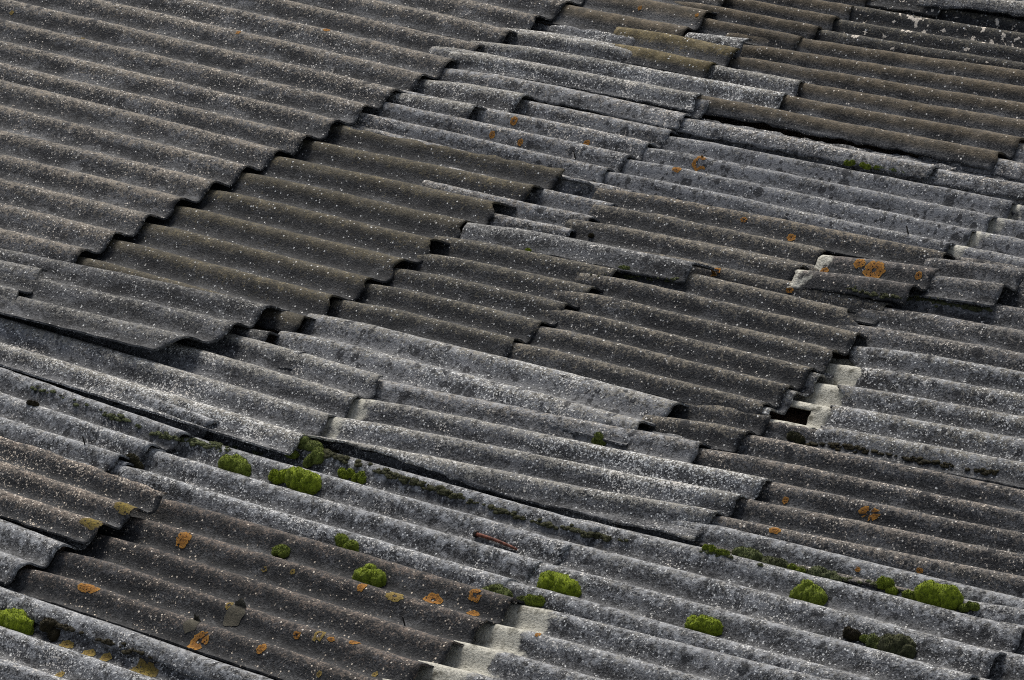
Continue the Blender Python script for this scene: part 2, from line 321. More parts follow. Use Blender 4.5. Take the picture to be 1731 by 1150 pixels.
SHEETS = [
    {'name': 'A0', 'label': 'grey corrugated sheet at the top edge whose lower corner lifts over a paler sheet', 'c0': [[-4.5745, 3.6834], [-1.801, 3.4881]], 'st': [[0.0, -0.2009], [-0.0109, -0.1982]], 't0': -0.4, 't1': (6.5, 6.5), 'o': {'mat': 'A', 'z': 0.036, 'near': 0.016}},
    {'name': 'A1', 'label': 'big speckled sheet at upper left with a wavy lower end of seven dark arches', 'c0': [[-4.8761, 2.3579], [-1.9402, 2.1739]], 'st': [[0.0, -0.1929], [-0.0105, -0.1853]], 't0': -1.3, 't1': 6.5, 'o': {'mat': 'A', 'z': 0.022}},
    {'name': 'A2', 'label': 'brownish grey sheet at the left edge directly above the smooth olive sheet', 'c0': [[-4.7263, 1.0677], [-2.0553, 0.9219]], 'st': [[0.0, -0.2122], [-0.0145, -0.1907]], 't0': -0.8, 't1': 6.4, 'o': {'mat': 'A', 'z': 0.014}},
    {'name': 'LA', 'label': 'dark narrow sheet end at the left edge with an S shaped broken end', 'c0': [[-3.4503, -0.5492], [-2.0785, -0.5305]], 'st': [[0.0, -0.1617], [0.0927, -0.207]], 't0': -0.35, 't1': 1.55, 'o': {'mat': 'L', 'z': 0.075, 'rcut': [(-0.35, 0), (0.3, 0.0), (0.55, 0.0), (0.7, 0.05), (1.0, 0.02), (1.55, 0.0)], 'near': 0.015}},
    {'name': 'L1', 'label': 'lifted dark sheet with a flared curling end over a black hollow at left', 'c0': [[-2.6769, -0.3865], [-0.9753, -0.3604]], 'st': [[0.0, -0.1864], [0.0161, -0.2]], 't0': -0.45, 't1': 2.55, 'o': {'mat': 'L', 'z': 0.045, 'near': 0.05, 'rcut': [(-0.45, -0.05), (-0.2, -0.02), (0.1, 0), (1.2, 0), (1.6, 0.07), (2.0, 0.1), (2.4, 0.17), (2.55, 0.2)], 'curl': 0.02}},
    {'name': 'D', 'label': 'smooth dark olive sheet in the middle left with broken arched lower end', 'c0': [[-2.2777, 1.0961], [-0.7531, 1.0854]], 'st': [[0.0, -0.1882], [-0.0106, -0.1996]], 't0': -0.95, 't1': 7.4, 'o': {'mat': 'D', 'z': 0.002, 'rag': 0.016, 'rcut': [(-0.4, 0), (0.45, 0.0), (0.7, -0.0), (0.85, 0.035), (1.1, 0.035), (1.3, 0.0), (1.75, 0), (1.9, 0.04), (2.1, 0.035), (2.3, 0.01), (2.8, 0.0), (2.95, 0.03), (3.15, 0.03), (3.4, 0.0), (3.9, 0.02), (4.1, 0.02), (4.4, 0), (4.9, 0.03), (5.1, 0.02), (5.4, 0), (5.9, 0.03), (6.1, 0.03), (6.4, 0), (7.4, 0)]}},
    {'name': 'B', 'label': 'mottled pale sheet with orange specks right of the upper dark steps', 'c0': [[-2.4136, 1.8556], [-0.5708, 1.804]], 'st': [[0.0, -0.1368], [-0.0007, -0.1474]], 't0': -0.95, 't1': 3.8, 'o': {'mat': 'B', 'z': -0.008}},
    {'name': 'B2', 'label': 'lichen mottled sheet partly under the broken end of the olive sheet', 'c0': [[-2.2944, 1.3859], [-0.367, 1.2656]], 'st': [[0.0, -0.177], [-0.0019, -0.1361]], 't0': -0.7, 't1': 3.45, 'o': {'mat': 'B', 'z': -0.034, 'lcut': [(-0.7, 0), (0.25, 0), (0.45, 1.0), (3.45, 1.0)]}},
    {'name': 'P', 'label': 'short broken sheet with a two step end under the first dark arches', 'c0': [[-2.0317, 1.8241], [-1.389, 1.8087]], 'st': [[0.0, -0.1681], [0.0005, -0.1856]], 't0': -0.6, 't1': 1.5, 'o': {'mat': 'M', 'z': 0.014, 'rag': 0.01, 'rcut': [(-0.6, 0), (0.5, 0), (0.62, 0.08), (0.75, 0.125), (1.0, 0.13), (1.5, 0.13)]}},
    {'name': 'Q', 'label': 'long narrow pale strip of sheet running beneath a dark lap line', 'c0': [[-1.9869, 1.9593], [-0.559, 1.9041]], 'st': [[0.0, -0.1796], [0.0, -0.1796]], 't0': -1.1, 't1': 0.42, 'o': {'mat': 'B', 'z': 0.02}},
    {'name': 'Q2', 'label': 'grey sheet edge strip right of the pale strip and under the brown sheet', 'c0': [[-0.8219, 1.9073], [0.7518, 1.8777]], 'st': [[0.0, -0.1722], [0.0, -0.1722]], 't0': -0.62, 't1': 0.36, 'o': {'mat': 'B', 'z': 0.018, 'rcut': [(-1.2, -0.02), (-0.5, -0.03), (-0.3, 0), (0.4, 0)]}},
    {'name': 'R', 'label': 'pale heavily speckled sheet with its near corner broken off in a step', 'c0': [[-2.0257, 2.3678], [-0.2846, 2.3631]], 'st': [[0.0, -0.1438], [0.0189, -0.1461]], 't0': -0.6, 't1': 2.5, 'o': {'mat': 'M', 'z': 0.038, 'rcut': [(-0.6, 0), (0.5, 0), (1.5, -0.0), (1.58, 0.36), (2.5, 0.36)], 'lcut': [(-0.6, 0.0), (2.5, 0)]}},
    {'name': 'R0', 'label': 'small speckled sheet end tucked below the top grey sheet', 'c0': [[-2.1863, 2.1354], [-1.5906, 2.098]], 'st': [[0.0, -0.1833], [0.0, -0.1833]], 't0': -0.45, 't1': 0.52, 'o': {'mat': 'M', 'z': 0.02}},
    {'name': 'S1', 'label': 'olive brown sheet at the top centre ending beside a grey broken slab', 'c0': [[-2.1994, 2.884], [-1.1713, 2.8625]], 'st': [[0.0, -0.1832], [0.0382, -0.1998]], 't0': -1.5, 't1': 1.62, 'o': {'mat': 'U', 'z': 0.03}},
    {'name': 'S2a', 'label': 'narrow dark strip of sheet between two lap lines near the top', 'c0': [[-1.997, 2.4155], [-1.3181, 2.3849]], 'st': [[0.0, -0.1819], [0.0, -0.1819]], 't0': -0.8, 't1': 0.3, 'o': {'mat': 'M', 'z': 0.022}},
    {'name': 'S3', 'label': 'ochre topped short sheet end just below the grey broken slab', 'c0': [[-1.4708, 2.4065], [-0.7488, 2.3444]], 'st': [[0.0, -0.1787], [0.0, -0.1787]], 't0': -1.2, 't1': 0.45, 'o': {'mat': 'U2', 'z': 0.05}},
    {'name': 'P4', 'label': 'short grey broken slab of sheet lying loose between the olive brown sheets at the top', 'c0': [[-1.0828, 2.611], [-0.7547, 2.6098]], 'st': [[0.0, -0.1775], [0.0, -0.1775]], 't0': -0.22, 't1': 0.5, 'o': {'mat': 'T', 'z': 0.06, 'frag': True, 'rag': 0.012, 'near': 0.0, 'dip': 0}},
    {'name': 'S4', 'label': 'olive brown sheet at top right of centre with four arches at its end', 'c0': [[-1.6327, 3.2664], [-0.6126, 3.2045]], 'st': [[0.0, -0.1306], [-0.0007, -0.1294]], 't0': -2.4, 't1': 3.55, 'o': {'mat': 'U'}},
    {'name': 'U', 'label': 'large smooth brown sheet with pale haze at the upper right', 'c0': [[-1.0162, 2.8086], [0.9558, 2.8792]], 'st': [[0.0, -0.1422], [-0.0024, -0.1612]], 't0': -0.45, 't1': 5.42, 'o': {'mat': 'U', 'z': 0.012, 'near': 0.025}},
    {'name': 'V2', 'label': 'dark sheet with ochre ridges and white spots at upper right', 'c0': [[-0.8995, 3.0949], [0.7405, 3.0943]], 'st': [[0.0, -0.138], [0.0306, -0.1388]], 't0': -0.5, 't1': 1.6, 'o': {'mat': 'V', 'z': -0.004}},
    {'name': 'V1', 'label': 'dark sheet blotched with white droppings near the top right corner', 'c0': [[-0.8892, 3.3556], [0.7381, 3.333]], 'st': [[0.0, -0.1293], [0.0182, -0.1216]], 't0': -2.2, 't1': 1.5, 'o': {'mat': 'V', 'z': 0.004}},
    {'name': 'W0', 'label': 'small sheet end cut by the top edge of the picture', 'c0': [[-0.7521, 3.3987], [-0.2094, 3.3643]], 'st': [[0.0, -0.1749], [0.0, -0.1749]], 't0': -1, 't1': 0.5, 'o': {'mat': 'V', 'z': 0.03}},
    {'name': 'W', 'label': 'lifted sheet edge over a black gap in the top right corner', 'c0': [[-0.3274, 3.3555], [0.6945, 3.4114]], 'st': [[0.0, -0.1709], [0.0, -0.1709]], 't0': -1.5, 't1': 0.35, 'o': {'mat': 'M', 'z': 0.075}},
    {'name': 'Y', 'label': 'bluish pale sheet with an orange lichen ring and dark round spots', 'c0': [[-0.6965, 1.7825], [1.2268, 1.7418]], 'st': [[0.0, -0.1388], [-0.0018, -0.1408]], 't0': -1.0, 't1': 3.6, 'o': {'mat': 'Y'}},
    {'name': 'Y2', 'label': 'dark brown band of sheet above a long straight black gap', 'c0': [[-0.5119, 1.2194], [1.2581, 1.2177]], 'st': [[0.0, -0.1698], [0.0, -0.1698]], 't0': -0.42, 't1': 0.56, 'o': {'mat': 'YB', 'z': 0.012, 'near': 0.012}},
    {'name': 'Z1', 'label': 'dark sheet with an upturned edge over a black gap at right', 'c0': [[0.038, 1.899], [1.2691, 1.8871]], 'st': [[0.0, -0.1681], [0.0, -0.1681]], 't0': -0.7, 't1': 0.36, 'o': {'mat': 'B', 'z': 0.01, 'near': 0.004, 'rag': 0.012}},
    {'name': 'Z3', 'label': 'speckled sheet scrap with a curved crack below the brown sheet', 'c0': [[0.551, 2.0787], [1.2793, 2.0469]], 'st': [[0.0, -0.1665], [0.0, -0.1665]], 't0': -1.2, 't1': 0.4, 'o': {'mat': 'B', 'z': 0.014}},
    {'name': 'AA', 'label': 'pale bluish sheet at the right edge just right of the wavy end', 'c0': [[0.9928, 1.7765], [1.884, 1.7612]], 'st': [[0.0, -0.1428], [0.0224, -0.1492]], 't0': -1.5, 't1': 3.45, 'o': {'mat': 'Y', 'clean': 0.25, 'z': -0.006}},
    {'name': 'BB', 'label': 'short sheet with a white frosted near edge at right', 'c0': [[1.2018, 1.0125], [1.6723, 1.0211]], 'st': [[0.0, -0.1634], [0.0, -0.1634]], 't0': -1.2, 't1': 0.62, 'o': {'mat': 'Z', 'z': 0.032, 'near': 0.012}},
    {'name': 'CC', 'label': 'small dark sheet carrying a bright orange lichen rosette', 'c0': [[0.7867, 0.8586], [1.346, 0.8695]], 'st': [[0.0, -0.1656], [0.0, -0.1656]], 't0': (-1.15, -1.2), 't1': 0.42, 'o': {'mat': 'CC', 'z': 0.036, 'clean': 0.05}},
    {'name': 'DD', 'label': 'brown ridged sheet ending at a white cut left of the lichen sheet', 'c0': [[-0.4478, 0.9355], [0.7696, 0.9063]], 'st': [[0.0, -0.171], [0.0, -0.171]], 't0': -1.0, 't1': 0.62, 'o': {'mat': 'G', 'z': 0.0}},
    {'name': 'EE', 'label': 'grey sheet between the lichen sheet and the dark ribbed sheet', 'c0': [[-0.0617, 0.8358], [1.2666, 0.7994]], 'st': [[0.0, -0.1684], [0.0, -0.1684]], 't0': -1.2, 't1': 0.62, 'o': {'mat': 'G', 'z': -0.022}},
    {'name': 'T', 'label': 'narrow loose slab of sheet lying across the ribs in the middle', 'c0': [[-0.7852, 0.69], [0.3883, 0.712]], 'st': [[0.0, -0.1732], [0.0, -0.1732]], 't0': (-0.3, -0.42), 't1': (0.5, 0.5), 'o': {'mat': 'T', 'z': 0.028, 'frag': True, 'rcut': [(-0.45, -0.06), (-0.2, -0.04), (-0.1, 0), (0.6, 0)]}},
    {'name': 'F', 'label': 'dark ribbed sheet right of the broken olive sheet with five arches', 'c0': [[-0.8863, 0.5921], [0.0857, 0.5741]], 'st': [[0.0, -0.1652], [0.0071, -0.1698]], 't0': -0.5, 't1': 4.5, 'o': {'mat': 'F'}},
    {'name': 'G', 'label': 'dark ribbed sheet in the centre right beside the white gap', 'c0': [[-0.07, 0.6982], [1.3361, 0.6543]], 'st': [[0.0, -0.1603], [0.0068, -0.1617]], 't0': -0.48, 't1': 5.45, 'o': {'mat': 'G', 'rcut': [(-0.3, 0.17), (0.1, 0.15), (0.35, 0.05), (0.6, 0), (6, 0)], 'z': 0.008}},
    {'name': 'GG', 'label': 'older sheet end poking out beneath the dark ribbed sheet', 'c0': [[0.8554, 0.6954], [1.3824, 0.6529]], 'st': [[0.0, -0.165], [0.0043, -0.1621]], 't0': 2.4, 't1': 5.3, 'o': {'mat': 'M', 'z': -0.008, 'rag': 0.01}},
    {'name': 'XW', 'label': 'clean white cement sheet exposed in the gap with a hole', 'c0': [[1.0968, 0.4828], [1.5214, 0.4825]], 'st': [[0.0, -0.16], [0.02, -0.1639]], 't0': 0.3, 't1': 4.6, 'o': {'mat': 'W', 'z': -0.038, 'hole': (3.1, 3.62, 0.8)}},
    {'name': 'ZZ', 'label': 'grey ribbed sheet at the right edge below the frosted edge', 'c0': [[1.1113, 0.7766], [2.3547, 0.8111]], 'st': [[0.0, -0.171], [0.0035, -0.1691]], 't0': -3.2, 't1': 1.5, 'o': {'mat': 'Z', 'z': -0.012}},
    {'name': 'XX', 'label': 'speckled sheet right of the white gap with dark round lichens', 'c0': [[1.3332, 0.4662], [2.5452, 0.515]], 'st': [[0.0, -0.1672], [0.0695, -0.157]], 't0': -0.6, 't1': 4.55, 'o': {'mat': 'X', 'z': -0.002, 'rag': 0.02, 'lcut': [(-0.6, 0), (0.3, 0), (0.7, 0.13), (1.2, 0.16), (1.8, 0.13), (2.2, 0.18), (2.8, 0.2), (3.2, 0.235), (3.8, 0.25), (4.6, 0.27)], 'near': 0.012}},
    {'name': 'HH', 'label': 'short dark sheet end stepping below the ribbed sheet', 'c0': [[0.9506, -0.3539], [1.4337, -0.3509]], 'st': [[0.0, -0.1648], [0.0, -0.1648]], 't0': -0.9, 't1': 0.56, 'o': {'mat': 'G', 'z': 0.0}},
    {'name': 'C', 'label': 'sheet dotted with black ring lichens in the centre', 'c0': [[-0.8787, -0.2246], [1.0058, -0.2735]], 'st': [[0.0, -0.1764], [0.0173, -0.1954]], 't0': (-0.6, -0.6), 't1': (1.75, 1.6), 'o': {'mat': 'C', 'z': 0.006, 'near': 0.012, 'rcut': [(-0.6, -0.06), (0.3, -0.03), (0.6, 0), (1.6, 0)]}},
    {'name': 'II', 'label': 'pale lichen covered strip below the ring lichen sheet', 'c0': [[-0.7909, -0.616], [1.3288, -0.497]], 'st': [[0.0, -0.1704], [0.0, -0.1704]], 't0': -0.6, 't1': 0.75, 'o': {'mat': 'B', 'z': -0.004}},
    {'name': 'M1', 'label': 'long grey speckled sheet with a raised rim at left centre', 'c0': [[-2.5052, -0.6393], [-0.1477, -0.7743]], 'st': [[0.0, -0.1694], [0.0199, -0.1799]], 't0': -1.1, 't1': (2.72, 2.6), 'o': {'mat': 'M', 'z': 0.014, 'near': 0.014, 'curl': 0.024}},
    {'name': 'M2', 'label': 'long pale grey sheet with a cream white end in the lower centre', 'c0': [[-0.2701, -0.7604], [1.7442, -0.6508]], 'st': [[0.0, -0.1765], [-0.0054, -0.1451]], 't0': -0.42, 't1': (1.85, 2.95), 'o': {'mat': 'M', 'z': 0.014, 'near': 0.012, 'flat': 2.52, 'clean': 0.19, 'rag': 0.012}},
    {'name': 'Lp', 'label': 'curled broken piece sticking out under the lifted sheet', 'c0': [[-1.2703, -0.4742], [-0.8557, -0.4821]], 'st': [[0.0, -0.1784], [0.0, -0.1784]], 't0': -0.4, 't1': 0.58, 'o': {'mat': 'L', 'z': 0.012, 'frag': True}},
    {'name': 'FR', 'label': 'small broken scrap lying beside the curled piece', 'c0': [[-0.8966, -0.5649], [-0.6105, -0.5621]], 'st': [[0.0, -0.1765], [0.0, -0.1765]], 't0': -0.12, 't1': 0.45, 'o': {'mat': 'T', 'z': 0.016, 'frag': True, 'rag': 0.02}},
    {'name': 'NN', 'label': 'sheet frosted with white lichen below the raised rim at left', 'c0': [[-2.0525, -1.3009], [-0.6336, -1.4197]], 'st': [[0.0, -0.1667], [-0.0487, -0.1271]], 't0': -2.1, 't1': 2.5, 'o': {'mat': 'N', 'z': 0.008, 'rag': 0.01}},
    {'name': 'NB', 'label': 'dark double layer sheet end with mossy hollows at left', 'c0': [[-1.2625, -1.3642], [-0.615, -1.4102]], 'st': [[0.0, -0.1355], [-0.0383, -0.1364]], 't0': -1.0, 't1': 2.5, 'o': {'mat': 'N', 'z': -0.022, 'rag': 0.01}},
    {'name': 'OO', 'label': 'brownish sheet with yellow lichen on its two arch tips', 'c0': [[-1.9652, -1.7773], [-0.2783, -1.8966]], 'st': [[0.0, -0.1854], [-0.0229, -0.1506]], 't0': -1.0, 't1': 1.55, 'o': {'mat': 'O', 'z': 0.045, 'near': 0.01}},
    {'name': 'PP', 'label': 'white flecked sheet corner at the lower left edge', 'c0': [[-1.6255, -2.0798], [-0.3659, -2.202]], 'st': [[0.0, -0.1789], [-0.0288, -0.1699]], 't0': -0.75, 't1': 1.55, 'o': {'mat': 'N', 'z': 0.022}},
    {'name': 'QQ', 'label': 'large brown sheet with orange lichens in the lower left', 'c0': [[-0.4687, -1.7089], [1.4455, -1.7669]], 'st': [[0.0, -0.1621], [0.0028, -0.1713]], 't0': -0.42, 't1': 4.6, 'o': {'mat': 'Q', 'z': 0.008, 'near': 0.014}},
    {'name': 'SS', 'label': 'narrow white flecked strip along the lower left corner', 'c0': [[-1.1154, -2.4863], [1.1947, -2.5959]], 'st': [[0.0, -0.1718], [0.0, -0.1718]], 't0': -0.7, 't1': 0.36, 'o': {'mat': 'N', 'z': -0.004, 'near': 0.006}},
    {'name': 'TT', 'label': 'grey sheet with yellow lichen in the bottom left corner', 'c0': [[-0.6884, -2.6926], [1.342, -2.769]], 'st': [[0.0, -0.1781], [0.0169, -0.1427]], 't0': -1.1, 't1': 3.5, 'o': {'mat': 'N', 'z': -0.022}},
    {'name': 'RR', 'label': 'black and white flecked sheet with green moss cushions in lower centre', 'c0': [[-0.8817, -1.2529], [1.3544, -1.329]], 'st': [[0.0, -0.1534], [-0.0121, -0.1543]], 't0': -1.75, 't1': 2.6, 'o': {'mat': 'N', 'z': -0.012}},
    {'name': 'UU', 'label': 'wide grey sheet with moss cushions in the lower right', 'c0': [[0.9898, -1.1604], [3.1979, -1.1317]], 'st': [[0.0, -0.1599], [0.0107, -0.1752]], 't0': -1.2, 't1': 3.6, 'o': {'mat': 'UU', 'z': -0.002}},
    {'name': 'VV', 'label': 'sheet with cream white upper end at the bottom centre', 'c0': [[1.2849, -1.7313], [3.2637, -1.6964]], 'st': [[0.0, -0.1563], [-0.0006, -0.1806]], 't0': -0.55, 't1': 4.5, 'o': {'mat': 'UU', 'z': -0.01, 'clean': 0.33}},
    {'name': 'WW', 'label': 'dark ribbed sheet above the green moss line at lower right', 'c0': [[1.1749, -0.3523], [3.0454, -0.2651]], 'st': [[0.0, -0.1536], [0.0735, -0.1394]], 't0': -0.9, 't1': (5.15, 5.2), 'o': {'mat': 'WW', 'z': -0.006, 'near': 0.02, 'flat': 4.5, 'lcut': [(-0.9, 0), (3.7, 0), (4.3, 0.28), (5.3, 0.62)]}},
    {'name': 'YY', 'label': 'sheet seen in the bottom right corner beyond a dark arch', 'c0': [[3.0602, -1.0789], [3.8012, -1.0784]], 'st': [[0.0, -0.1793], [0.0265, -0.1891]], 't0': -2, 't1': 3.2, 'o': {'mat': 'UU', 'z': -0.01}},
    {'name': 'YZ', 'label': 'sheet edge under the moss line near the right edge', 'c0': [[2.7978, -1.0187], [3.5275, -1.0152]], 'st': [[0.0, -0.153], [0.0, -0.153]], 't0': -1.5, 't1': 0.55, 'o': {'mat': 'UU', 'z': 0.0}},
]

def pl(tab, t):
    if not tab: return np.zeros_like(t)
    a = np.array(tab); return np.interp(t, a[:, 0], a[:, 1])

def sheet_surface(d, idx):
    """top surface of a sheet as a grid in the roof frame, with the attributes its material reads"""
    o = d['o']
    seed = 100 + idx * 7
    t0, t1 = d['t0'], d['t1']
    t0L, t0R = t0 if isinstance(t0, tuple) else (t0, t0)
    t1L, t1R = t1 if isinstance(t1, tuple) else (t1, t1)
    c0 = np.array(d['c0']); st = np.array(d['st'])
    length = abs(c0[1][0] - c0[0][0])
    nt = int(max(t1L - t0L, t1R - t0R) * 15) + 2
    ns = max(8, int(length / .028) + 2)
    S = np.linspace(0, 1, ns)[:, None] * np.ones((1, nt))
    Q = np.linspace(0, 1, nt)[None, :] * np.ones((ns, 1))
    T = (t0L + (t0R - t0L) * S) * (1 - Q) + (t1L + (t1R - t1L) * S) * Q
    # chipped long edges
    chip = .05 * vnoise(S * length * 14, S * 0 + 3.3, seed) + .03 * vnoise(S * length * 45, S * 0 + 1.3, seed + 1)
    T = T + chip * ((Q < 1e-6) | (Q > 1 - 1e-6))
    # cut ends
    rag = o.get('rag', .009)
    e = T[0]
    rcut = pl(o.get('rcut'), T[-1]) + rag * (vnoise(T[-1] * 5, T[-1] * 0 + .5, seed + 2) + .6 * vnoise(T[-1] * 17, T[-1] * 0 + .5, seed + 3))
    lcut = pl(o.get('lcut'), T[0]) + rag * (vnoise(T[0] * 5, T[0] * 0 + .5, seed + 4) + .6 * vnoise(T[0] * 17, T[0] * 0 + .5, seed + 5))
    X0 = lcut[None, :] / length
    X1 = 1 - rcut[None, :] / length
    SS = X0 + (X1 - X0) * S
    base = c0[0][None, None, :] * (1 - SS[..., None]) + c0[1][None, None, :] * SS[..., None]
    stp = st[0][None, None, :] * (1 - SS[..., None]) + st[1][None, None, :] * SS[..., None]
    UV = base + stp * T[..., None]
    # nested lift: the lower end rides on the next sheet, the near side on its neighbour
    near = o.get('near', .008)
    z = o.get('z', 0) + .017 * SS - o.get('dip', .019) * (1 - np.clip(SS * length / .34, 0, 1)) ** 1.3 + near * Q
    hgt = WAVE_H * (.5 + .5 * np.cos(2 * np.pi * T))
    if 'flat' in o:                                 # the long near side runs out flat beyond its last wave
        hgt = np.where(T > o['flat'], WAVE_H * .06, hgt)
    hgt = hgt * (1 + .06 * vnoise(SS * length * 2, T * .7, seed + 6))
    z = z + .004 * vnoise(SS * length * 1.5, T * .4, seed + 7) + .0016 * vnoise(SS * length * 16, T * 3.1, seed + 8) + .0009 * vnoise(SS * length * 40, T * 8, seed + 9)
    if 'curl' in o:                                 # the long near edge springs up (or droops)
        z = z + o['curl'] * np.clip((T - (t1R - .45)) / .45, 0, 1) ** 1.5
    V = np.dstack([UV[..., 0], UV[..., 1] + .003 * vnoise(SS * length * 2.3, T * .8, seed + 10), z + hgt])
    return V, T, (SS - X0) * length, Q, S

def build_sheet(d, idx):
    o = d['o']
    V, T, top, Q, S = sheet_surface(d, idx)
    ns, nt = T.shape
    du = np.gradient(V, axis=0); dv = np.gradient(V, axis=1)
    nrm = np.cross(dv, du); nrm /= np.linalg.norm(nrm, axis=2, keepdims=True) + 1e-9
    nrm[nrm[..., 2] < 0] *= -1
    B = V - nrm * THICK
    org = V.reshape(-1, 3).mean(0)
    verts = np.concatenate([V.reshape(-1, 3), B.reshape(-1, 3)]) - org
    k = np.arange(ns * nt).reshape(ns, nt); n = ns * nt
    keep = np.ones((ns - 1, nt - 1), bool)
    if 'hole' in o:
        a, b, s1 = o['hole']; tm = T[:-1, :-1]
        keep &= ~((tm > a) & (tm < b) & (S[:-1, :-1] < s1))
    quads = np.stack([k[:-1, :-1], k[1:, :-1], k[1:, 1:], k[:-1, 1:]], -1)
    # orientation: counter-clockwise seen from above
    p = V[0, 0], V[1, 0], V[0, 1]
    up = np.cross(p[1] - p[0], p[2] - p[0])[2] > 0
    qt = quads[keep]
    if not up: qt = qt[:, ::-1]
    qb = qt[:, ::-1] + n
    # rim: every boundary edge of the kept quads
    ed = {}
    for q in qt.tolist():
        for i in range(4):
            a, b = q[i], q[(i + 1) % 4]
            if (b, a) in ed: del ed[(b, a)]
            else: ed[(a, b)] = 1
    rim = np.array([(b, a, a + n, b + n) for a, b in ed], int)
    faces = np.concatenate([qt, qb, rim])
    me = bpy.data.meshes.new('corrugated_sheet')
    me.vertices.add(len(verts)); me.vertices.foreach_set('co', verts.astype(np.float32).ravel())
    me.loops.add(faces.size); me.loops.foreach_set('vertex_index', faces.astype(np.int32).ravel())
    me.polygons.add(len(faces)); me.polygons.foreach_set('loop_start', np.arange(0, faces.size, 4, dtype=np.int32))
    me.polygons.foreach_set('loop_total', np.full(len(faces), 4, np.int32))
    me.update(); me.validate()
    smooth = np.ones(len(faces), bool); smooth[len(qt) + len(qb):] = False
    me.polygons.foreach_set('use_smooth', smooth)
    for nm, arr in (('wave', T), ('from_top', top), ('to_side', Q)):
        at = me.attributes.new(nm, 'FLOAT', 'POINT')
        at.data.foreach_set('value', np.concatenate([arr.ravel(), arr.ravel()]).astype(np.float32))
    frag = o.get('frag')
    if frag:
        ob = link('sheet_fragment', me, CEMENT)
        ob.matrix_world = ROOF @ Matrix.Translation(Vector(org))
        tag(ob, d['label'], 'sheet fragment')
    else:
        ob = link('corrugated_sheet', me, CEMENT, roof)
        ob.location = Vector(org)
        tag(ob, d['label'])
    look = dict(LOOKS[o['mat']])
    if 'frost' in o: look['frost'] = o['frost']
    if 'clean' in o: look['clean'] = o['clean']
    for kk in ('base', 'speck', 'olive', 'brown', 'blotch', 'pale', 'clean', 'frost', 'white', 'crust', 'film'):
        ob[kk] = float(look.get(kk, 0.0))
    ob['source'] = d['name']
    return ob

OBJ = {}
for i, d in enumerate(SHEETS):
    OBJ[d['name']] = build_sheet(d, i)
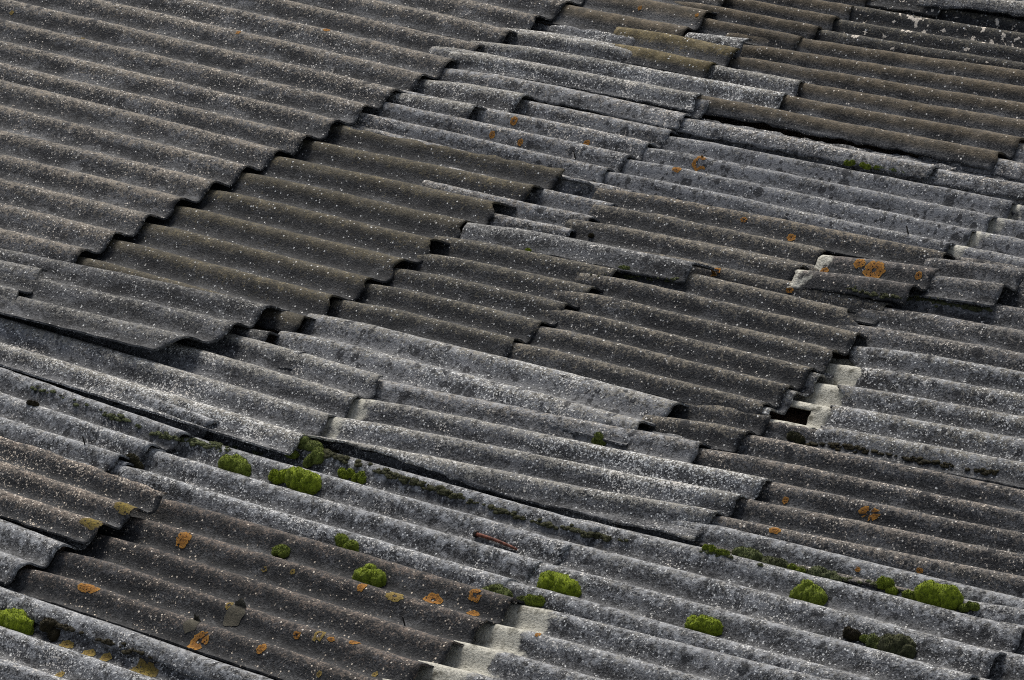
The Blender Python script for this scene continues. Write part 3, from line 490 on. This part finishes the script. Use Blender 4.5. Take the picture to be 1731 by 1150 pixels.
#REST
# ------------------------------------------------------------------ moss, lichen and small finds (positions in the roof frame, metres)
MOSS = [
    ((-0.2887, -1.33, 0.0013), 0.165, 0.094, 0.35, 'rugged green moss cushion under the rim of the raised sheet'),
    ((-0.0663, -1.3318, 0.0081), 0.094, 0.071, 0.0, 'small moss cushion touching the left side of the big round one'),
    ((0.0656, -1.342, 0.0049), 0.165, 0.124, 0.05, 'big round bright moss cushion, left of the pair of small ones'),
    ((0.1513, -1.1929, 0.003), 0.076, 0.053, 0.1, 'left moss pad of the tiny pair beside the long sheet edge'),
    ((0.2228, -1.1924, 0.0056), 0.065, 0.056, 0.2, 'right moss pad of the tiny pair beside the long sheet edge'),
    ((-0.1319, -1.1795, 0.002), 0.053, 0.053, 0.4, 'little moss tuft under the corner of the raised rim sheet'),
    ((-0.0227, -1.1645, 0.0225), 0.071, 0.088, 0.6, 'dark moss tuft hanging below the cream end of the long sheet'),
    ((-0.0917, -1.1257, 0.0435), 0.118, 0.041, 0.7, 'dark flat moss patch in the corner between the two long sheets'),
    ((0.5592, -1.6545, 0.0264), 0.112, 0.065, 0.3, 'flat moss cushion at the far edge of the brown sheet'),
    ((0.3627, -1.7976, 0.0224), 0.071, 0.088, 0.45, 'narrow upright moss tuft on the brown sheet beside white grit'),
    ((0.816, -1.8165, 0.0276), 0.135, 0.112, 0.15, 'steep lobed moss cushion on the brown sheet above orange lichens'),
    ((1.4834, -1.5523, 0.0132), 0.188, 0.141, 0.0, 'large domed bright moss cushion beside a white patch in the lower centre'),
    ((1.3086, -1.6852, 0.0312), 0.124, 0.047, 0.75, 'dark ragged moss strip left of the large domed cushion'),
    ((1.4811, -1.6885, 0.0328), 0.082, 0.053, 0.3, 'small moss pad just above the cream sheet end'),
    ((1.4236, -1.6885, 0.0308), 0.047, 0.026, 0.8, 'tiny dark moss scrap left of the pad above the cream end'),
    ((2.3435, -1.2125, 0.0165), 0.135, 0.112, 0.25, 'upright round moss cushion alone in a trough at lower right'),
    ((2.1329, -1.5485, 0.0141), 0.147, 0.094, 0.05, 'low oval bright moss cushion beside a pale scar at lower right'),
    ((2.7813, -1.034, 0.0172), 0.182, 0.118, 0.05, 'largest moss cushion, double domed, under the sheet edge at right'),
    ((2.6736, -1.0425, 0.0138), 0.088, 0.053, 0.35, 'moss pad touching the left of the double domed cushion'),
    ((2.5578, -1.0394, 0.0161), 0.082, 0.059, 0.15, 'round moss pad left of the double domed cushion by the black crack'),
    ((2.9098, -1.0452, 0.0279), 0.076, 0.041, 0.45, 'small flat moss pad right of the double domed cushion'),
    ((1.8519, -1.1354, 0.0574), 0.059, 0.038, 0.15, 'first small bright pad of the moss row below the long sheet corner'),
    ((1.9116, -1.1435, 0.0607), 0.059, 0.026, 0.4, 'tiny moss pad second in the row below the long sheet corner'),
    ((1.9724, -1.0691, 0.0188), 0.135, 0.065, 0.9, 'greyish curled moss pad, widest in the row along the crack'),
    ((2.082, -1.0707, 0.0215), 0.112, 0.038, 1.3, 'grey green crusty moss strip in the middle of the row along the crack'),
    ((2.1866, -1.0705, 0.0219), 0.082, 0.041, 0.35, 'green moss pad between two crusty ones in the row along the crack'),
    ((2.3065, -1.0637, 0.0228), 0.135, 0.044, 1.1, 'long crusty moss pad last in the row along the crack'),
    ((2.838, -1.3773, 0.0199), 0.153, 0.094, 1.5, 'grey green curled moss heap in a trough near the lower right corner'),
    ((2.7499, -1.3759, 0.0198), 0.071, 0.071, 0.8, 'mossy lump left of the grey green curled heap'),
    ((2.6972, -1.3679, 0.024), 0.041, 0.041, 0.5, 'small green tuft between dark grit and the mossy lump'),
    ((2.6406, -1.3698, 0.0228), 0.065, 0.053, 2.2, 'blackish dead moss clump at the left end of the curled heap'),
    ((-0.2303, -2.6192, -0.0153), 0.188, 0.124, 0.0, 'bright striated moss cushion at the left edge near the bottom'),
    ((-0.0547, -2.6036, -0.0016), 0.076, 0.082, 2.0, 'dark brown moss ball right of the bright cushion at the left edge'),
    ((-0.6577, -1.5018, 0.037), 0.082, 0.047, 1.8, 'dark moss plug in the hollow end of a frosted sheet'),
    ((-1.3386, -1.3609, 0.0696), 0.053, 0.026, 2.4, 'rust brown moss dab under the raised rim at left'),
    ((0.3541, 1.8261, 0.0441), 0.053, 0.029, 0.3, 'leftmost moss pad of the thin row at the upper right gap'),
    ((0.4348, 1.8237, 0.0465), 0.053, 0.026, 0.2, 'second moss pad of the thin row at the upper right gap'),
    ((0.501, 1.838, 0.031), 0.065, 0.024, 0.25, 'third moss pad of the thin row at the upper right gap'),
    ((0.5708, 1.8369, 0.0304), 0.053, 0.024, 0.3, 'fourth moss pad of the thin row at the upper right gap'),
    ((0.627, 1.8381, 0.0324), 0.038, 0.021, 0.1, 'rightmost moss pad of the thin row at the upper right gap'),
    ((-0.4051, 0.6157, 0.0428), 0.032, 0.018, 0.0, 'tiny yellow green moss dot in the gap under the loose slab'),
    ((0.9077, -0.5887, 0.0392), 0.053, 0.035, 0.6, 'dark moss tuft at the near corner of the ring lichen sheet'),
    ((-0.2839, 0.8828, 0.018), 0.029, 0.029, 2.0, 'dark moss dot on the ribbed sheet above the loose slab'),
    ((1.5718, -0.2353, 0.0085), 0.071, 0.044, 1.7, 'dark moss plug under the edge right of the white gap'),
    ((0.0881, 0.6398, 0.0204), 0.065, 0.026, 0.8, 'dark moss patch at the tip of the upper rib below the loose slab'),
]
LICHEN = [
    ('QQ', (-0.0227, -1.9136, 0.0508), 0.0333, 0, 0.0, 0.8),
    ('QQ', (-0.0619, -2.3823, 0.0737), 0.0515, 0, 0.0, 0.36),
    ('QQ', (0.553, -2.4597, 0.0425), 0.0424, 0, 0.35, 0.8),
    ('QQ', (0.5581, -2.2704, 0.0579), 0.0424, 2, 0, 1.0),
    ('QQ', (0.5136, -2.2466, 0.0713), 0.0167, 1, 0.5, 1),
    ('QQ', (0.8403, -2.439, 0.0728), 0.0197, 0, 0, 0.9),
    ('QQ', (0.967, -2.2694, 0.0743), 0.0273, 1, 0.55, 0.9),
    ('QQ', (0.8741, -1.9276, 0.0721), 0.0182, 0, 0, 0.9),
    ('QQ', (1.0349, -1.9311, 0.0741), 0.0394, 1, 0.3, 0.55),
    ('QQ', (1.1245, -1.8319, 0.0284), 0.0455, 0, 0.3, 0.5),
    ('QQ', (1.2887, -1.7877, 0.0678), 0.0303, 0, 0.4, 0.8),
    ('QQ', (1.3203, -1.8448, 0.0274), 0.0258, 0, 0, 0.45),
    ('QQ', (1.1242, -2.2575, 0.0764), 0.0227, 0, 0.3, 0.6),
    ('Y', (-0.2666, 1.6039, 0.041), 0.0455, 0, 0.6, 0.75),
    ('Y', (-0.2943, 1.4824, 0.0579), 0.0242, 0, 0.2, 0.5),
    ('CC', (1.0727, 0.9892, 0.0722), 0.0515, 0, 0.25, 0.75),
    ('CC', (0.9901, 1.0055, 0.0805), 0.0288, 0, 0.2, 0.65),
    ('CC', (1.2829, 0.997, 0.0859), 0.0167, 0, 0.3, 0.9),
    ('CC', (0.8419, 0.9613, 0.0351), 0.0212, 0, 0.2, 0.7),
    ('EE', (0.4177, 0.7974, 0.024), 0.0242, 0, 0.5, 0.8),
    ('Y2', (0.2801, 1.1859, 0.0602), 0.0182, 0, 0.4, 0.6),
    ('Y2', (0.5373, 1.1588, 0.04), 0.0212, 0, 0.2, 0.7),
    ('EE', (0.8027, 0.7802, 0.0249), 0.0197, 0, 0.3, 0.5),
    ('WW', (2.1958, -0.6358, 0.039), 0.0485, 0, 0.35, 0.5),
    ('WW', (1.9843, -0.923, 0.0619), 0.0258, 0, 0.1, 0.5),
    ('WW', (1.8406, -0.6676, 0.0268), 0.0136, 0, 0, 0.9),
    ('B', (-1.3204, 1.652, 0.0359), 0.0197, 0, 0.3, 1.2),
    ('B', (-1.3228, 1.5026, 0.0335), 0.0167, 0, 0.2, 0.9),
    ('B', (-1.1535, 1.4897, 0.0316), 0.0152, 0, 0, 0.9),
    ('B', (-0.8905, 1.6177, 0.0202), 0.0167, 0, 0.1, 0.7),
    ('TT', (0.045, -2.6325, -0.0129), 0.0333, 1, 0.2, 0.5),
    ('TT', (0.1672, -2.6425, -0.0135), 0.0273, 1, 0, 0.6),
    ('TT', (0.249, -2.6409, -0.0107), 0.0242, 1, 0, 0.7),
    ('TT', (0.4498, -2.6496, -0.0109), 0.0667, 3, 0, 0.35),
    ('TT', (0.1781, -2.8087, -0.0116), 0.0167, 1, 0, 1),
    ('OO', (-0.317, -1.9014, 0.1144), 0.0515, 3, 0, 0.5),
    ('OO', (-0.3447, -2.0574, 0.1148), 0.0545, 3, 0, 0.4),
    ('A1', (-2.7351, 2.0389, 0.0898), 0.0212, 0, 0.2, 0.5),
    ('A1', (-3.1264, 1.8656, 0.0865), 0.0121, 0, 0, 0.9),
    ('S1', (-1.5241, 2.8243, 0.0707), 0.0106, 0, 0, 0.9),
    ('S1', (-1.2025, 2.8296, 0.0833), 0.0091, 0, 0, 0.9),
    ('QQ', (0.5444, -1.9363, 0.0581), 0.0121, 1, 0.3, 0.8),
    ('QQ', (0.4108, -1.9468, 0.0411), 0.0152, 1, 0.5, 0.6),
    ('QQ', (1.0291, -2.2766, 0.0744), 0.0182, 0, 0.3, 0.5),
    ('VV', (1.6534, -1.8836, 0.0463), 0.0121, 0, 0.2, 0.9),
    ('WW', (2.6095, -0.9128, 0.0416), 0.0152, 0, 0.2, 0.6),
    ('UU', (2.4053, -1.0035, 0.0431), 0.0121, 0, 0, 0.6),
    ('QQ', (0.4777, -2.4175, 0.0723), 0.0303, 2, 0, 1.0),
    ('QQ', (1.1418, -2.4727, 0.0643), 0.0121, 1, 0.3, 0.9),
    ('QQ', (1.2889, -2.3497, 0.035), 0.0121, 1, 0.2, 0.9),
    ('QQ', (0.8742, -2.289, 0.0588), 0.0182, 0, 0.4, 0.7),
    ('A1', (-3.8213, 1.5472, 0.0761), 0.0106, 1, 0, 0.8),
    ('A1', (-4.4418, 1.7008, 0.0475), 0.0121, 1, 0, 0.8),
]
STRIPS = [
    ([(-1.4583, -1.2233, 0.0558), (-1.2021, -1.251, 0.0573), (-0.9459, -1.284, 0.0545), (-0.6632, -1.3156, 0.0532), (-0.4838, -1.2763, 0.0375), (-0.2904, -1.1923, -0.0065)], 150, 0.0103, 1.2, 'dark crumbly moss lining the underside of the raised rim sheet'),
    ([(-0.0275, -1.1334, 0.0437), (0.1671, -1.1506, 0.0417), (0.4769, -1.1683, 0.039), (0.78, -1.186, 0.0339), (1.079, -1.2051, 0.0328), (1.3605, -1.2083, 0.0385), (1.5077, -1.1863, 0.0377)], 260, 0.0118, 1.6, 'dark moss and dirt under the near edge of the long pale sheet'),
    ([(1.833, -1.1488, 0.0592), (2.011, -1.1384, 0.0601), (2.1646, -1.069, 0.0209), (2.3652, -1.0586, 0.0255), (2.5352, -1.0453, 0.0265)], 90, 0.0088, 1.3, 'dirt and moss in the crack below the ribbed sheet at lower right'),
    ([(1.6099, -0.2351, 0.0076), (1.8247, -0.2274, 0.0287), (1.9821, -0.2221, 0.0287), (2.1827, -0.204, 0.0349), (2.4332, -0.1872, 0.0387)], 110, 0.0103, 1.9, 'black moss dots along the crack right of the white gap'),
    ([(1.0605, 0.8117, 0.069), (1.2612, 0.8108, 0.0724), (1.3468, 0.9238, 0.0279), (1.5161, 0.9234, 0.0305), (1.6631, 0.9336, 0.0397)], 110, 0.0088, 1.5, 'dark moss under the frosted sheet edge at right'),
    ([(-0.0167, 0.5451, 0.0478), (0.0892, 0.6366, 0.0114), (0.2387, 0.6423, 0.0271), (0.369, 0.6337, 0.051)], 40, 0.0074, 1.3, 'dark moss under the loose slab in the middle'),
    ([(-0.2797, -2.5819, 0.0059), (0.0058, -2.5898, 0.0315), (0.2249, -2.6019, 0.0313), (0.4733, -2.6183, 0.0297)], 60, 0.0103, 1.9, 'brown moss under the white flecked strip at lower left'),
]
ROD = [(0.9466, -1.3719, 0.0156), (1.1523, -1.3902, 0.0141)]
NAILS = [((-0.8311, 1.4649, 0.0231), 'thin dark nail standing on a mottled sheet in the upper centre'), ((1.0009, 1.3291, 0.0677), 'thin dark nail standing on the bluish pale sheet'), ((-0.8786, -1.5393, 0.0771), 'thin dark nail standing on the frosted sheet at left'), ((1.1512, -2.0227, 0.0288), 'thin dark nail standing on the brown sheet at lower left')]

def moss_material():
    m, t = new_mat('cushion_moss')
    tc = t.n('ShaderNodeTexCoord')
    P = tc.outputs['Object']
    tone = t.attr('tone', 'OBJECT')
    f = t.noise(P, 60, 5, .7); f2 = t.noise(P, 260, 3, .7)
    g = t.m('ADD', t.m('MULTIPLY', f, .6), t.m('MULTIPLY', f2, .45))
    bright = t.mix(t.step(g, .34, .70), (.035, .055, .004), (.245, .310, .016))
    dull = t.mix(t.step(g, .34, .70), (.014, .016, .006), (.120, .140, .062))
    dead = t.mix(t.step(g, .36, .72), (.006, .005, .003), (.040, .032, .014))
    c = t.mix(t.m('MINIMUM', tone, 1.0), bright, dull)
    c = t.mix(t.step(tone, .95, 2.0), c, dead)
    t.finish(c, .95, g, .006, .8)
    return m
MOSS_MAT = moss_material()

def lichen_material(name, lo, hi, edge):
    m, t = new_mat(name)
    tc = t.n('ShaderNodeTexCoord')
    f = t.noise(tc.outputs['Object'], 170, 4, .75); r = t.attr('rim')
    c = t.mix(t.step(f, .36, .66), lo, hi)
    c = t.mix(t.m('MULTIPLY', t.step(r, .55, .95), .5), c, edge)
    t.finish(c, .9, f, .004, .9)
    return m
LICHEN_MATS = [lichen_material('orange_crust', (.11, .048, .012), (.36, .160, .026), (.40, .20, .035)),
               lichen_material('yellow_crust', (.09, .062, .020), (.28, .195, .050), (.30, .23, .06)),
               lichen_material('beige_crust', (.050, .045, .034), (.105, .096, .070), (.07, .065, .05)),
               lichen_material('ochre_film', (.07, .055, .020), (.26, .190, .035), (.12, .09, .04))]

from mathutils import noise as mnoise
from mathutils.bvhtree import BVHTree

ALLV, ALLF, OWNER = [], [], []
for nm, ob in OBJ.items():                          # one search tree over all sheets, in the roof frame
    off = ob.location if ob.parent else ROOF.inverted() @ ob.matrix_world.translation
    b = len(ALLV)
    ALLV += [v.co + off for v in ob.data.vertices]
    fs = [[i + b for i in p.vertices] for p in ob.data.polygons]
    ALLF += fs
    OWNER += [nm] * len(fs)
TREE = BVHTree.FromPolygons(ALLV, ALLF)
TOVIEW = Vector(CPOS).normalized()

def drop(u, v, n=.6):
    loc, nor, idx, dist = TREE.ray_cast(Vector((u, v, n)), Vector((0, 0, -1)))
    return loc

def moss_blob(bm_v, bm_f, c, a, b, h, rr, sub, lump):
    """one cushion: an icosphere pressed onto the sheet, pushed out in small lobes"""
    vs, fs = ICO[sub]
    k = len(bm_v)
    sx, sy, sz = rr.uniform(0, 50), rr.uniform(0, 50), rr.uniform(0, 50)
    for v in vs:
        q = Vector((v.x * a, v.y * b, v.z * h))
        s = Vector((q.x * 21 + sx, q.y * 21 + sy, q.z * 21 + sz))
        lob = 1 - abs(mnoise.noise(s)) * 1.5
        fin = mnoise.noise(q * 120 + Vector((sx, sy, sz))) * .10 + mnoise.noise(q * 310 + Vector((sy, sx, 0))) * .07
        m = .72 + lump * lob + fin
        z = q.z * m
        if v.z < 0: z *= .45
        bm_v.append(Vector((c[0] + q.x * m, c[1] + q.y * m, c[2] + z)))
    bm_f.extend([tuple(i + k for i in f) for f in fs])

import bmesh
ICO = {}
for sub in (2, 3, 4, 5):
    b = bmesh.new(); bmesh.ops.create_icosphere(b, subdivisions=sub, radius=1)
    ICO[sub] = ([v.co.copy() for v in b.verts], [tuple(v.index for v in f.verts) for f in b.faces]); b.free()

def moss_mesh(name, vs, fs, fuzz, rr):
    """adds short leafy tips to the cushion and returns the mesh, base at its own origin"""
    if fuzz:
        tips_v, tips_f = [], []
        for f in rr.sample(fs, min(len(fs), fuzz)):
            p = [vs[i] for i in f]
            c = (p[0] + p[1] + p[2]) / 3
            nn = (p[1] - p[0]).cross(p[2] - p[0])
            if nn.length < 1e-12: continue
            nn.normalize()
            if nn.z < -.2: continue
            s = rr.uniform(.0012, .0022)
            d = (nn + Vector((rr.uniform(-.5, .5), rr.uniform(-.5, .5), rr.uniform(-.1, .6)))).normalized() * rr.uniform(.003, .007)
            t1 = nn.orthogonal().normalized() * s
            k = len(vs) + len(tips_v)
            tips_v += [c - t1, c + t1, c + nn.cross(t1), c + d]
            tips_f += [(k, k + 1, k + 3), (k + 1, k + 2, k + 3), (k + 2, k, k + 3)]
        vs = vs + tips_v; fs = fs + tips_f
    me = bpy.data.meshes.new(name); me.from_pydata([tuple(v) for v in vs], [], fs); me.update()
    me.polygons.foreach_set('use_smooth', [True] * len(fs))
    return me

mr = random.Random(11)
for i, (p, w, h, tone, label) in enumerate(MOSS):
    g = Vector(p)
    vs, fs = [], []
    a = w * .5
    hh = min(h * .55, w * .42)
    nl = 1 if w < .05 else (3 if w < .1 else 5)
    sub = 3 if w < .05 else 4
    for k in range(nl):
        f = 0 if nl == 1 else (k / (nl - 1) - .5)
        r_ = a * (1.0 if nl == 1 else mr.uniform(.52, .68))
        cu = f * a * 1.05
        cv = mr.uniform(-.15, .15) * h
        gz = drop(g.x + cu, g.y + cv)
        dz = (gz.z - g.z) if gz else 0
        dz = max(-.02, min(.02, dz))
        moss_blob(vs, fs, (cu, cv, dz), r_, max(r_ * .72, h * .4), hh * mr.uniform(.9, 1.15), mr, sub, .19 if tone < .5 else .34)
    me = moss_mesh('moss_cushion', vs, fs, int(400 + w * 9000), mr)
    ob = link('moss_cushion', me, MOSS_MAT)
    ob.matrix_world = ROOF @ Matrix.Translation(g)
    tag(ob, label, 'moss', 'moss cushions growing on the roof')
    ob['tone'] = float(tone)

for (pts, n, size, tone, label) in STRIPS:
    vs, fs = [], []
    o0 = Vector(pts[0])
    segs = [(Vector(a), Vector(b)) for a, b in zip(pts[:-1], pts[1:])]
    L = [(b - a).length for a, b in segs]
    clump = [mr.uniform(0, sum(L)) for _ in range(max(6, n // 9))]
    for k in range(n):
        d = mr.choice(clump) + mr.gauss(0, .035) if mr.random() < .75 else mr.uniform(0, sum(L))
        d = max(0, min(sum(L) * .999, d))
        for (a, b), l in zip(segs, L):
            if d <= l: break
            d -= l
        q = a.lerp(b, d / l)
        q = Vector((q.x + mr.gauss(0, .006), q.y + mr.gauss(0, .010), q.z))
        hit = TREE.ray_cast(q + TOVIEW * .05, -TOVIEW)[0] or q
        r_ = size * mr.uniform(.4, 1.25)
        moss_blob(vs, fs, hit - o0, r_ * mr.uniform(1, 1.7), r_, r_ * .6, mr, 2, .3)
    me = moss_mesh('moss_strip', vs, fs, n * 12, mr)
    ob = link('moss_strip', me, MOSS_MAT)
    ob.matrix_world = ROOF @ Matrix.Translation(o0)
    tag(ob, label, 'moss', kind='stuff')
    ob['tone'] = float(tone)

LNAME = ['orange_lichen', 'yellow_lichen', 'beige_lichen', 'ochre_lichen']
for i, (sheet, p, r, kind, ring, asp) in enumerate(LICHEN):
    host = OBJ[sheet]
    c = Vector(p)
    nr, na = 7, 30
    sx = 13.7 * i
    # local tangent frame of the sheet at the spot
    loc, nor, idx, dist = TREE.find_nearest(c)
    if nor.z < 0: nor = -nor
    e1 = Vector((1, 0, 0)); e1 = (e1 - nor * e1.dot(nor)).normalized(); e2 = nor.cross(e1)
    ky = min(1.25, max(.45, asp * 1.25))
    vs, rim, ids, fs = [], [], {}, []
    for a in range(na):
        th = 2 * math.pi * a / na
        lobes = 1 + .30 * mnoise.noise(Vector((math.cos(th) * 1.7 + sx, math.sin(th) * 1.7, 3))) + .22 * mnoise.noise(Vector((math.cos(th) * 5 + sx, math.sin(th) * 5, 7)))
        for k in range(nr):
            f = ring * (.8 + .5 * mnoise.noise(Vector((math.cos(th) * 2 + sx, math.sin(th) * 2, 9)))) + (1 - ring) * k / (nr - 1)
            f = min(f, 1)
            q = c + (e1 * math.cos(th) + e2 * math.sin(th) * ky) * r * lobes * f
            hit, hn, hi, hd = TREE.ray_cast(q + nor * .03, -nor)
            if hit is None or (hit - q).length > .03: hit = q
            lift = .0016 + .0022 * abs(mnoise.noise(q * 150 + Vector((sx, 0, 0)))) * (1 if 0 < k < nr - 1 else .3)
            ids[(a, k)] = len(vs)
            vs.append(hit + nor * lift); rim.append(k / (nr - 1))
    for a in range(na):
        gap = ring > .3 and mnoise.noise(Vector((math.cos(6.283 * a / na) * 1.3 + sx, math.sin(6.283 * a / na) * 1.3, 21))) > .22
        if gap: continue
        for k in range(nr - 1):
            if mnoise.noise(Vector((a * .8 + sx, k * .9, 31))) > .42 and kind != 2: continue
            b = (a + 1) % na
            fs.append((ids[(a, k)], ids[(a, k + 1)], ids[(b, k + 1)], ids[(b, k)]))
    off = host.location if host.parent else ROOF.inverted() @ host.matrix_world.translation
    me = bpy.data.meshes.new(LNAME[kind])
    me.from_pydata([tuple(v - c) for v in vs], [], fs); me.update()
    at = me.attributes.new('rim', 'FLOAT', 'POINT'); at.data.foreach_set('value', rim)
    me.polygons.foreach_set('use_smooth', [True] * len(fs))
    ob = link(LNAME[kind], me, LICHEN_MATS[kind], host)
    ob.location = c - off

def rod_mesh(name, a, b, r0, r1, seg=10, bend=.0):
    ax = (b - a); L = ax.length; ax.normalize()
    s1 = ax.orthogonal().normalized(); s2 = ax.cross(s1)
    vs, fs = [], []
    n = 9
    for i in range(n + 1):
        f = i / n
        c = ax * L * f + s1 * bend * math.sin(math.pi * f)
        r = r0 + (r1 - r0) * f + mnoise.noise(Vector((f * 9, 1, 2))) * r0 * .12
        for k in range(seg):
            t_ = 2 * math.pi * k / seg
            vs.append(tuple(c + (s1 * math.cos(t_) + s2 * math.sin(t_)) * r))
    for i in range(n):
        for k in range(seg):
            fs.append((i * seg + k, i * seg + (k + 1) % seg, (i + 1) * seg + (k + 1) % seg, (i + 1) * seg + k))
    fs.append(tuple(range(seg))[::-1]); fs.append(tuple(n * seg + k for k in range(seg)))
    me = bpy.data.meshes.new(name); me.from_pydata(vs, [], fs); me.update()
    me.polygons.foreach_set('use_smooth', [True] * len(fs))
    return me
ra, rb = Vector(ROD[0]) + Vector((0, 0, .012)), Vector(ROD[1]) + Vector((0, 0, .008))
rod = link('iron_spike', rod_mesh('iron_spike', ra, rb, .0075, .0045, bend=.004), RUST)
rod.matrix_world = ROOF @ Matrix.Translation(ra)
tag(rod, 'rusty red brown iron spike lying in a trough left of the large moss dome', 'spike')
ax = (rb - ra).normalized()
hd = link('head', rod_mesh('head', Vector((0, 0, 0)), ax * .008, .014, .013), NAIL, rod)
hd.location = -ax * .006
for p, label in NAILS:
    a = Vector(p) - Vector((0, 0, .01)); b = a + Vector((-.008, .002, .045))
    nl_ = link('roofing_nail', rod_mesh('roofing_nail', a, b, .0032, .0026, 8), NAIL)
    nl_.matrix_world = ROOF @ Matrix.Translation(a)
    tag(nl_, label, 'nail', 'nails left in the sheets')

for ob in bpy.data.objects:
    if 'source' in ob: del ob['source']
